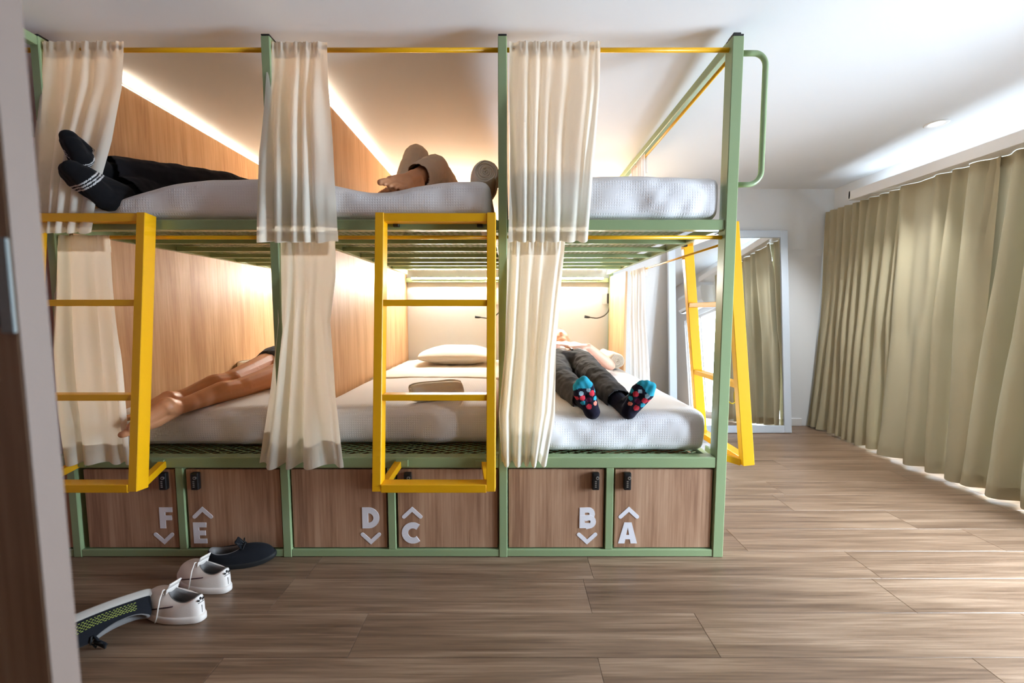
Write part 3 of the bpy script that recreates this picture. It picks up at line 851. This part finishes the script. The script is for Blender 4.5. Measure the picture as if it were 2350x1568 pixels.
# ------------------------------------------------------------------ people
def fuse(name, chains, voxel, mat, parent=None, smooth=6, wrinkle=0.0, wscale=20, seed=0, org=V((0, 0, 0))):
    """union of round cones along chains of (point, radius) -> one continuous skin"""
    b = bmesh.new()
    def sphere(p, r):
        bmesh.ops.create_icosphere(b, subdivisions=2, radius=r*1.02, matrix=Matrix.Translation(p))
    for ch in chains:
        ch = [(V(p), r) for p, r in ch]
        for p, r in ch: sphere(p, r)
        for (p, r), (q, s) in zip(ch, ch[1:]):
            d = q-p
            if d.length < 1e-5: continue
            Rm = d.to_track_quat('Z', 'Y').to_matrix().to_4x4()
            bmesh.ops.create_cone(b, cap_ends=True, segments=14, radius1=r, radius2=s, depth=d.length, matrix=Matrix.Translation((p+q)/2) @ Rm)
    me = bpy.data.meshes.new(name+'_raw'); b.to_mesh(me); b.free()
    o = bpy.data.objects.new(name+'_raw', me); COL.objects.link(o)
    r = o.modifiers.new('r', 'REMESH'); r.mode = 'VOXEL'; r.voxel_size = voxel
    s = o.modifiers.new('s', 'SMOOTH'); s.factor = .5; s.iterations = smooth
    dg = bpy.context.evaluated_depsgraph_get(); dg.update()
    m2 = bpy.data.meshes.new_from_object(o.evaluated_get(dg)); m2.name = name
    bpy.data.objects.remove(o); bpy.data.meshes.remove(me)
    if wrinkle:
        nl = [v.normal.copy() for v in m2.vertices]
        for v, n_ in zip(m2.vertices, nl):
            w = noise.noise(v.co*wscale+V((seed, 0, 0)))+.5*noise.noise(v.co*wscale*2.3)
            v.co += n_*wrinkle*w
    m2.transform(Matrix.Translation(-org))
    m2.materials.clear()
    return newobj(name, m2, mat, parent, True)


def foot(f, grow=0.0, toes=False):
    """f: ankle, heel, toe, dorsal (out of the top of the foot), big (towards the big toe)"""
    a, h, t, d = V(f['ankle']), V(f['heel']), V(f['toe']), V(f['dors']).normalized()
    ax = (t-h).normalized(); d = (d-ax*d.dot(ax)).normalized()
    w = ax.cross(d)*f['side']; L = (t-h).length; g = grow
    k_ = f.get('k', 1); g += (k_-1)*.030; w = w*k_
    ball_i = lerp(h, t, .74)+w*.024; ball_o = lerp(h, t, .66)-w*.028
    mid = lerp(h, t, .40)+d*.024
    ch = [[(a, .036+g), (h+d*.006, .034+g)], [(h, .033+g), (lerp(h, t, .4)-w*.018, .022+g), (ball_o, .021+g)],
          [(a, .036+g), (mid, .031+g), (ball_i+d*.004, .024+g)], [(mid, .028+g), (ball_o+d*.004, .020+g)], [(h, .031+g), (ball_i, .024+g)], [(ball_i, .023+g), (ball_o, .020+g)]]
    if toes:
        for k in range(5):
            bs = lerp(ball_i, ball_o, k/4)
            ln_ = (.27, .275, .255, .225, .185)[k]*L; r = (.0128, .0082, .0078, .0076, .0074)[k]*k_
            e = bs+ax*ln_+w*(1.6-k)*.0045
            ch.append([(bs, .015*k_), (lerp(bs, e, .55)+d*.005, r*1.0), (e-d*.004, r)])
    else:
        ch.append([(ball_i, .023+g), (lerp(h, t, .97)+w*.018, .017+g)])
        ch.append([(ball_o, .020+g), (lerp(h, t, .88)-w*.024, .015+g)])
        ch.append([(lerp(h, t, .97)+w*.018, .017+g), (lerp(h, t, .88)-w*.024, .015+g)])
        ch.append([(lerp(ball_i, ball_o, .5), .022+g), (lerp(h, t, .95)-w*.004, .017+g)])
    return ch

def hand(wrist, tip, palm_n, curl=.35, thumb=1):
    """palm with five fingers; palm_n points out of the palm"""
    w, t = V(wrist), V(tip); ax = (t-w).normalized(); n = V(palm_n); n = (n-ax*n.dot(ax)).normalized()
    sd = ax.cross(n); L = (t-w).length
    ch = []
    for k in range(4):
        o_ = (k-1.5)*.019
        root = w+ax*L*.5+sd*o_
        ln_ = L*(.46, .5, .47, .38)[k]
        mid = root+ax*ln_*.5+n*curl*ln_*.12; end = root+ax*ln_*.93+n*curl*ln_*.5
        ch.append([(w+sd*o_*.6, .017), (root, .0125)])
        ch.append([(root, .0105), (mid, .009), (end, .0075)])
    tb = w+ax*L*.18+sd*thumb*.026
    ch.append([(w, .02), (tb, .014), (tb+ax*L*.2+sd*thumb*.018+n*.012, .011), (tb+ax*L*.36+sd*thumb*.012+n*.022, .009)])
    return ch

def person(name, label, J, skin, clothes, toes, org, vox=.0075):
    """body as one skin; clothing as its children"""
    ch = []
    for s in 'LR':
        f = J['foot'+s]; kn, hp = V(J['knee'+s]), V(J['hip'+s]); a = V(f['ankle'])
        back = V(J.get('calf', (0, 0, -1)))*.010
        ch += foot(f, 0, toes)
        ch.append([(a, .036), (lerp(a, kn, .25)+back*.2, .040), (lerp(a, kn, .66)+back, .054), (lerp(a, kn, .88), .053), (kn, .055), (lerp(kn, hp, .35), .064), (lerp(kn, hp, .8), .080), (hp, .088)])
        sh, el, wr = V(J['sh'+s]), V(J['el'+s]), V(J['wr'+s])
        ch.append([(sh, .052), (lerp(sh, el, .5), .045), (el, .037), (lerp(el, wr, .3), .039), (wr, .026)])
        ch += hand(wr, J['tip'+s], J['palm'+s], .4, 1 if s == 'L' else -1)
        ch.append([(J['chest'], .115), (sh, .058)])
    pel, chest, neck, head = V(J['pelvis']), V(J['chest']), V(J['neck']), V(J['head'])
    hx = V((.07, 0, 0))
    for o_ in (-1, 1): ch.append([(pel+hx*o_*.9, .095), (lerp(pel, chest, .45)+hx*o_*.6, .088), (chest+hx*o_*.9, .10)])
    ch.append([(V(J['hipL']), .088), (V(J['hipR']), .088)])
    ch.append([(chest, .10), (neck, .05), (lerp(neck, head, .5), .052)])
    up = V(J['face']).normalized(); ax = (head-neck).normalized(); sd = ax.cross(up)
    ch.append([(head+ax*.03, .085), (head-ax*.02+up*.015, .078), (head-ax*.07+up*.035, .045)])
    ch.append([(head+up*.078+ax*.012, .012), (head+up*.098-ax*.02, .013)])           # nose
    for o_ in (-1, 1):
        ch.append([(head+sd*o_*.034+up*.072+ax*.022, .014), (head+sd*o_*.012+up*.078+ax*.025, .012)])  # brow
        ch.append([(head+sd*o_*.080-ax*.005, .014), (head+sd*o_*.084+ax*.02-up*.008, .012)])   # ears
    ch.append([(head-ax*.052+up*.072+sd*.016, .009), (head-ax*.052+up*.072-sd*.016, .009)])     # mouth
    root = fuse(name, ch, vox, skin, None, 3 if toes else 4, org=org)
    root.location = org
    tag(root, label, 'person')
    # hair cap
    fuse('hair', [[(head+ax*.045-up*.012, .083), (head-up*.03-ax*.01, .080)], [(head+ax*.07+up*.02, .058), (head+ax*.045-up*.012, .083)]], .009, M['hair'], root, 3, .003, 60, org=org)
    for c in clothes: c(root)
    return root

def trousers(J, mat, hem=.88, r=(.108, .088, .073, .064), wr=.006, seed=1, name='trousers', org=V((0, 0, 0)), flare=0):
    def go(root):
        ch = []
        for s in 'LR':
            a, kn, hp = V(J['foot'+s]['ankle']), V(J['knee'+s]), V(J['hip'+s])
            if hem <= 0:
                ch.append([(hp, r[0]), (lerp(hp, kn, .12), r[1])]); continue
            e = lerp(kn, a, hem)
            ch.append([(hp, r[0]), (lerp(kn, hp, .5), r[1]), (kn, r[2]), (lerp(kn, e, .4), r[2]*.98), (e, r[3])])
        pel = V(J['pelvis'])
        ch += [[(V(J['hipL']), r[0]), (V(J['hipR']), r[0])], [(pel+V((.07, 0, 0)), .106), (V(J['hipL']), r[0])], [(pel-V((.07, 0, 0)), .106), (V(J['hipR']), r[0])]]
        o = fuse(name, ch, .0075, mat, root, 3, wr, 17, seed, org)
        # open the hems so that they end cleanly
        bm_ = bmesh.new(); bm_.from_mesh(o.data)
        kill = []
        for s in ('LR' if hem > 0 else ''):
            a, kn = V(J['foot'+s]['ankle'])-org, V(J['knee'+s])-org
            e = lerp(kn, a, hem); d = (a-kn).normalized()
            kill += [f for f in bm_.faces if (f.calc_center_median()-e).dot(d) > .012 and (f.calc_center_median()-e).length < r[3]*1.7]
        bmesh.ops.delete(bm_, geom=list(set(kill)), context='FACES')
        bm_.to_mesh(o.data); bm_.free()
        for p in o.data.polygons: p.use_smooth = True
        so = o.modifiers.new('s', 'SOLIDIFY'); so.thickness = .003; so.offset = -1
    return go

def shirt(J, mat, org, sleeve=.55, seed=3):
    def go(root):
        ch = []; pel, chest = V(J['pelvis']), V(J['chest']); hx = V((.07, 0, 0))
        for o_ in (-1, 1): ch.append([(lerp(pel, chest, .12)+hx*o_*.95, .108), (lerp(pel, chest, .5)+hx*o_*.75, .104), (chest+hx*o_*.9, .115)])
        ch.append([(lerp(pel, chest, .5), .106), (chest, .118)])
        for s in 'LR':
            sh, el = V(J['sh'+s]), V(J['el'+s])
            ch.append([(chest, .118), (sh, .066), (lerp(sh, el, sleeve), .060)])
        ch.append([(chest, .11), (lerp(chest, J['neck'], .6), .07)])
        fuse('shirt', ch, .0085, mat, root, 3, .005, 14, seed, org)
    return go

def socks(J, mats, org, paint=None, height=.12):
    def go(root):
        for s in 'LR':
            f = J['foot'+s]; a, kn = V(f['ankle']), V(J['knee'+s]); top = a+(kn-a).normalized()*height
            o = fuse('sock', foot(f, .0035)+[[(a, .040), (top, .045)]], .0042, mats, root, 4, org=org)
            if paint: paint(o, f, s, org)
    return go

# --- person in dotted socks, lower right bunk, lying on the back
def P(px, py, Y): return at(px, py, Y)
J4 = dict(
    footR=dict(ankle=P(1352, 930, .12), heel=P(1359, 945, .055), toe=P(1331, 874, .03), dors=(-.15, 1, .15), side=-1),
    footL=dict(ankle=P(1432, 935, .13), heel=P(1442, 945, .055), toe=P(1489, 880, .02), dors=(.15, 1, .1), side=-1),
    kneeR=(.285, .52, .735), kneeL=(.490, .53, .745), hipR=(.29, .95, .755), hipL=(.47, .95, .755), pelvis=(.385, 1.0, .765), chest=(.43, 1.42, .775),
    neck=(.44, 1.60, .80), head=(.42, 1.74, .875), face=(0, -.7, 1), shL=(.62, 1.46, .765), shR=(.25, 1.48, .765), elL=(.735, 1.20, .725), elR=(.13, 1.22, .735),
    wrL=(.55, 1.10, .875), wrR=(.24, 1.10, .880), tipL=(.38, 1.06, .890), tipR=(.40, 1.10, .905), palmL=(0, .2, -1), palmR=(0, .2, -1))
O4 = V((.4, 1.0, .66))
FC = {}
def paint_dots(o, f, s, org):
    h, t = V(f['heel'])-org, V(f['toe'])-org; ax = (t-h).normalized(); L = (t-h).length
    d = V(f['dors']).normalized(); d = (d-ax*d.dot(ax)).normalized(); w = ax.cross(d)
    # dots on the sole side, given as (along, across, radius, material)
    dots = [(.70, .020, .011, 5), (.71, -.016, .010, 5), (.58, -.026, .013, 2), (.56, .022, .013, 2), (.42, .028, .011, 1), (.44, -.002, .012, 3), (.40, -.032, .010, 1),
            (.26, .010, .013, 2), (.27, -.022, .010, 4), (.60, .048, .011, 2), (.58, -.05, .011, 1)]
    if s == 'L': dots = [(a, -b_, r, m_) for a, b_, r, m_ in dots]
    for p in o.data.polygons:
        q = p.center-h; u = q.dot(ax)/L; v = q.dot(w); mi = 0
        if u > .80 + .05*math.sin(v*60): mi = 1
        else:
            for a, b_, r, m_ in dots:
                if math.hypot((u-a)*L, v-b_) < r: mi = m_; break
        p.material_index = mi
sockm = [M['sock_navy'], M['dot_teal'], M['dot_red'], M['dot_plum'], M['dot_pink'], M['dot_grey']]
p4 = person('person', 'person in dotted socks and charcoal trousers lying on the lower right bunk', J4, M['skin_fair'],
            [trousers(J4, M['grey_pants'], .80, org=O4, wr=.007, seed=5), shirt(J4, M['tshirt'], O4), socks(J4, sockm, O4, paint_dots)], False, O4)
fuse('belt_buckle', [[(V((.40, .935, .875)), .010), (V((.405, .90, .872)), .008)]], .004, M['steel_dark'], p4, 2, org=O4)

# --- person with black socks, upper left bunk, ankles crossed
J1 = dict(
    footL=dict(ankle=P(276, 448, .07), heel=P(246, 458, .0), toe=P(158, 388, -.10), dors=(.45, 1, .35), side=-1, k=1.45),
    footR=dict(ankle=P(232, 392, .08), heel=P(200, 392, .02), toe=P(164, 324, -.10), dors=(.7, .8, .35), side=1, k=1.3),
    kneeL=(-1.735, .52, 1.805), kneeR=(-1.60, .50, 1.815), hipL=(-1.60, .96, 1.80), hipR=(-1.42, .96, 1.80), pelvis=(-1.51, 1.0, 1.815), chest=(-1.50, 1.42, 1.83),
    neck=(-1.49, 1.60, 1.82), head=(-1.49, 1.75, 1.85), face=(0, -.3, 1), shL=(-1.69, 1.46, 1.80), shR=(-1.31, 1.46, 1.80), elL=(-1.80, 1.22, 1.77), elR=(-1.2, 1.22, 1.77),
    wrL=(-1.66, 1.06, 1.90), wrR=(-1.36, 1.06, 1.90), tipL=(-1.52, 1.06, 1.945), tipR=(-1.50, 1.09, 1.955), palmL=(0, .2, -1), palmR=(0, .2, -1))
O1 = V((-1.5, 1.0, 1.71))
def paint_stripes(o, f, s, org):
    h, t = V(f['heel'])-org, V(f['toe'])-org; ax = (t-h).normalized(); L = (t-h).length
    for p in o.data.polygons:
        u = (p.center-h).dot(ax)/L
        p.material_index = 1 if any(abs(u-c) < .017 for c in (.50, .57, .64)) else 0
person('person', 'person in black jeans and black striped socks on the upper left bunk, ankles crossed', J1, M['skin'],
       [trousers(J1, M['jeans'], .90, (.105, .092, .080, .074), .006, 9, 'jeans', O1), shirt(J1, M['dark_shirt'], O1), socks(J1, [M['sock_black'], M['sock_white']], O1, paint_stripes, .10)], False, O1)

# --- barefoot person in beige trousers, upper middle bunk, knees bent
J2 = dict(
    footL=dict(ankle=P(952, 408, .27), heel=P(958, 428, .29), toe=P(890, 424, .03), dors=(.2, -.75, .65), side=1, k=1.12),
    footR=dict(ankle=(-.600, .47, 1.765), heel=(-.585, .50, 1.738), toe=(-.645, .27, 1.728), dors=(0, .1, 1), side=-1),
    kneeL=(-.425, .52, 1.920), kneeR=(-.545, .60, 2.005), hipL=(-.38, .90, 1.80), hipR=(-.56, .90, 1.80), pelvis=(-.47, .95, 1.815), chest=(-.50, 1.36, 1.82),
    neck=(-.50, 1.55, 1.81), head=(-.50, 1.70, 1.84), face=(0, -.3, 1), shL=(-.31, 1.40, 1.79), shR=(-.69, 1.40, 1.79), elL=(-.22, 1.15, 1.76), elR=(-.79, 1.15, 1.76),
    wrL=(-.34, .98, 1.895), wrR=(-.64, .98, 1.895), tipL=(-.48, .98, 1.94), tipR=(-.50, 1.01, 1.955), palmL=(0, .2, -1), palmR=(0, .2, -1), calf=(0, 1, -.4))
O2 = V((-.47, .95, 1.70))
person('person', 'barefoot person in beige trousers with bent knees on the upper middle bunk', J2, M['skin_tan'],
       [trousers(J2, M['beige_pants'], .80, (.108, .090, .072, .062), .005, 21, 'trousers', O2), shirt(J2, M['tshirt'], O2)], True, O2, .0046)

# --- person with bare legs, lower left bunk, face down
J3 = dict(
    footL=dict(ankle=P(398, 938, .07), heel=P(383, 931, .03), toe=P(288, 992, -.045), dors=(.3, .3, -1), side=1, k=1.2),
    footR=dict(ankle=P(402, 918, .16), heel=P(386, 915, .12), toe=P(304, 962, .0), dors=(.2, .3, -1), side=-1, k=1.15),
    kneeL=P(560, 888, .42), kneeR=P(532, 873, .45), hipL=(-1.42, .93, .765), hipR=(-1.60, .93, .79), pelvis=(-1.51, .98, .775), chest=(-1.50, 1.40, .775),
    neck=(-1.49, 1.58, .78), head=(-1.49, 1.72, .775), face=(.9, 0, .2), shL=(-1.31, 1.44, .76), shR=(-1.69, 1.44, .76), elL=(-1.17, 1.62, .72), elR=(-1.83, 1.62, .72),
    wrL=(-1.33, 1.80, .72), wrR=(-1.67, 1.80, .72), tipL=(-1.45, 1.90, .72), tipR=(-1.55, 1.90, .72), palmL=(0, 0, -1), palmR=(0, 0, -1), calf=(0, 0, 1))
O3 = V((-1.5, 1.0, .66))
person('person', 'person lying face down on the lower left bunk with bare legs and feet', J3, M['skin_tan'],
       [trousers(J3, M['dark_shirt'], .0, (.106, .098, .085, .08), .004, 31, 'shorts', O3), shirt(J3, M['tshirt'], O3)], True, O3, .0046)

# ------------------------------------------------------------------ shoes
def shoe(name, loc, rot, label, upper, sole, lining, group, low=1.0, laces=True, emblem=False, dots=False):
    """length along +x from heel (0) to toe, y across, z up"""
    t = thing(name, loc, label, 'shoe', group, rot)
    n = 48; L = .285
    def outline(a):   # closed outline of the sole, a in 0..2pi, 0 at the toe
        c, s = math.cos(a), math.sin(a)
        x = .5+.5*math.copysign(abs(c)**.82, c)
        wdt = .036+.0125*math.sin(min(1, max(0, (x-.12)/.85))*PI*.92)+.004*x
        yy = math.copysign(abs(s)**.78, s)*wdt
        return x*L, yy+.006*math.sin(x*PI)*(1 if s > 0 else .3)
    def collar(a):
        c, s = math.cos(a), math.sin(a)
        x = .013+.150*(.5+.5*c); yy = math.copysign(abs(s)**.85, s)*(.026-.004*c)
        z = .072+.022*max(0, -c)**3+.022*max(0, c)**2
        return x, yy, z*low
    # sole
    b = MB(); rings = []
    for sc, z in ((.985, 0), (1.03, .004), (1.03, .020), (.99, .027)):
        rings.append([b.bm.verts.new((L/2+(outline(2*PI*k/n)[0]-L/2)*sc, outline(2*PI*k/n)[1]*sc, z+(.010*max(0, (outline(2*PI*k/n)[0]/L-.75)/.25)**2))) for k in range(n)])
    for i in range(3):
        for k in range(n): b.bm.faces.new((rings[i][k], rings[i][(k+1) % n], rings[i+1][(k+1) % n], rings[i+1][k]))
    b.bm.faces.new(rings[0][::-1]); b.bm.faces.new(rings[-1])
    b.build('sole', sole, t, True)
    # upper lofted from the sole outline to the collar
    b = MB(); rings = []; K = 12
    def upt(k, u):
        a = 2*PI*k/n; ox, oy = outline(a); ccx, ccy, ccz = collar(a)
        h = math.sin(u*PI/2)**.8; w_ = u**1.7
        x = ox*.985+.002+(ccx-ox)*w_; yy = oy*.97*(1+.05*math.sin(u*PI))+(ccy-oy*.97)*w_
        return V((x, yy, .022+(ccz-.022)*h))
    for i in range(K+1): rings.append([b.bm.verts.new(upt(k, i/K)) for k in range(n)])
    for i in range(K):
        for k in range(n): b.bm.faces.new((rings[i][k], rings[i][(k+1) % n], rings[i+1][(k+1) % n], rings[i+1][k]))
    up_o = b.build('upper', upper, t, True)
    # lining inside
    b = MB(); rings = []
    for sc, dz in ((1.0, 0), (.93, .002), (.80, -.012), (.86, -.045), (.9, -.06*low)):
        rr = []
        for k in range(n):
            x, yy, z = collar(2*PI*k/n); rr.append(b.bm.verts.new((.095+(x-.095)*sc, yy*sc, max(.026, z+dz))))
        rings.append(rr)
    for i in range(4):
        for k in range(n): b.bm.faces.new((rings[i][k], rings[i][(k+1) % n], rings[i+1][(k+1) % n], rings[i+1][k]))
    b.bm.faces.new(rings[-1])
    b.build('lining', lining, t, True)
    lm = M['lace'] if emblem else M['rubber']
    # tongue, laces
    tg = MB(); pts = [V((.155, 0, .078*low)), V((.143, 0, .105*low)), V((.128, 0, .126*low))]
    tg.bar(pts[0], pts[1], .044, .006, (0, 0, 1), .002).bar(pts[1], pts[2], .042, .006, (0, 0, 1), .002)
    tg.build('tongue', upper, t, True)
    if laces:
        for q in range(4):
            x = .158+q*.018; z = (.092-.0085*q)*low+.004
            MB().tube([(x, -.024, z-.012), (x+.003, -.012, z-.001), (x+.002, .012, z), (x, .024, z-.012)], .0028, 6).build('lace', lm, t, True)
        MB().tube([(.156, .010, .098*low), (.150, .030, .106*low), (.140, .048, .085*low), (.140, .056, .05), (.146, .058, .02), (.152, .060, .004)], .0026, 6).build('lace', lm, t, True)
        MB().tube([(.154, -.006, .098*low), (.138, -.020, .118*low), (.126, -.008, .124*low), (.134, .012, .118*low), (.154, .006, .098*low)], .0026, 6).build('lace', lm, t, True)
    def onside(x, u, s):
        k = min((q/10 for q in range(n*10)), key=lambda q: abs(upt(q, u).x-x)+(0 if upt(q, u).y*s > 0 else 9))
        return upt(k, u)+V((0, s*.0006, .0004))
    if emblem:
        def heel_x(z):
            return min((upt(n//2, q/60) for q in range(61)), key=lambda p_: abs(p_.z-z)).x
        for dy, dz, ang in ((-.0075, -.001, .7), (0, .003, 0), (.0075, -.001, -.7)):
            poly = [(0, -.006), (.0036, -.001), (.0027, .004), (0, .0068), (-.0027, .004), (-.0036, -.001)]
            Mx = Matrix(((0, 0, -1, heel_x(.080+dz)+.001), (-1, 0, 0, dy), (0, 1, 0, .080+dz), (0, 0, 0, 1))) @ Matrix.Rotation(-ang, 4, 'Z')
            MB().prism(poly, Mx, .0022).build('heel_emblem', M['black'], t)
        MB().box(heel_x(.071)-.0012, heel_x(.071)+.002, -.010, .010, .0702, .0716).build('heel_emblem', M['black'], t)
        for s in (1, -1):
            pts = [onside(.085+.115*q/8, .62-.50*q/8, s) for q in range(9)]
            MB().tube(pts, .0022, 6).build('side_stripe', M['navy_line'], t, True)
        MB().box(heel_x(.045)-.0012, heel_x(.045)+.003, -.0008, .0008, .032, .060).build('heel_seam', M['shoe_lining'], t)
    if dots:
        b = MB()
        for q in range(6):
            for a_ in range(20):
                x_ = .045+a_*.009+(.0045 if q % 2 else 0); p_ = onside(x_, .14+.07*q, -1); p2 = onside(x_+.0045, .14+.07*q, -1)
                if (p2-p_).length > .0005: b.bar(p_, p2, .0015, .0015)
        o_ = b.build('mesh_dots', M['lime'], t); o_['kind'] = 'stuff'
    return t
def pose(t, xdir, zdir):
    x = V(xdir).normalized(); z = V(zdir); z = (z-x*z.dot(x)).normalized(); y = z.cross(x)
    m_ = Matrix((x, y, z)).transposed(); t.rotation_euler = m_.to_euler()
    lo = min((m_ @ v.co).z for c in t.children for v in c.data.vertices)
    t.location.z = .0012-lo
R = math.radians
shoe('sneaker', (-1.128, -.375, .001), (0, 0, R(164)), 'white leather sneaker with loose lace, nearer of the white pair', M['shoe_white'], M['shoe_sole'], M['shoe_lining'], 'white sneakers on the floor', emblem=True)
shoe('sneaker', (-1.140, -.225, .001), (0, 0, R(160)), 'white leather sneaker beside the black shoe, farther of the white pair', M['shoe_white'], M['shoe_sole'], M['shoe_lining'], 'white sneakers on the floor', emblem=True)
t = shoe('running_shoe', (-1.345, -.345, 0), (0, 0, 0), 'black running shoe lying on its side, pale sole showing, by the door leaf', M['shoe_black'], M['shoe_grey_sole'], M['shoe_lining'], 'black running shoes', dots=True)
pose(t, (-.62, -.78, 0), (.45, -.45, -.55))
t = shoe('running_shoe', (-1.335, -.075, 0), (0, 0, 0), 'black running shoe tipped over against locker E', M['shoe_black'], M['rubber'], M['shoe_lining'], 'black running shoes', laces=True)
t.scale = (.93,)*3
pose(t, (.96, .24, 0), (.2, -.12, .9))
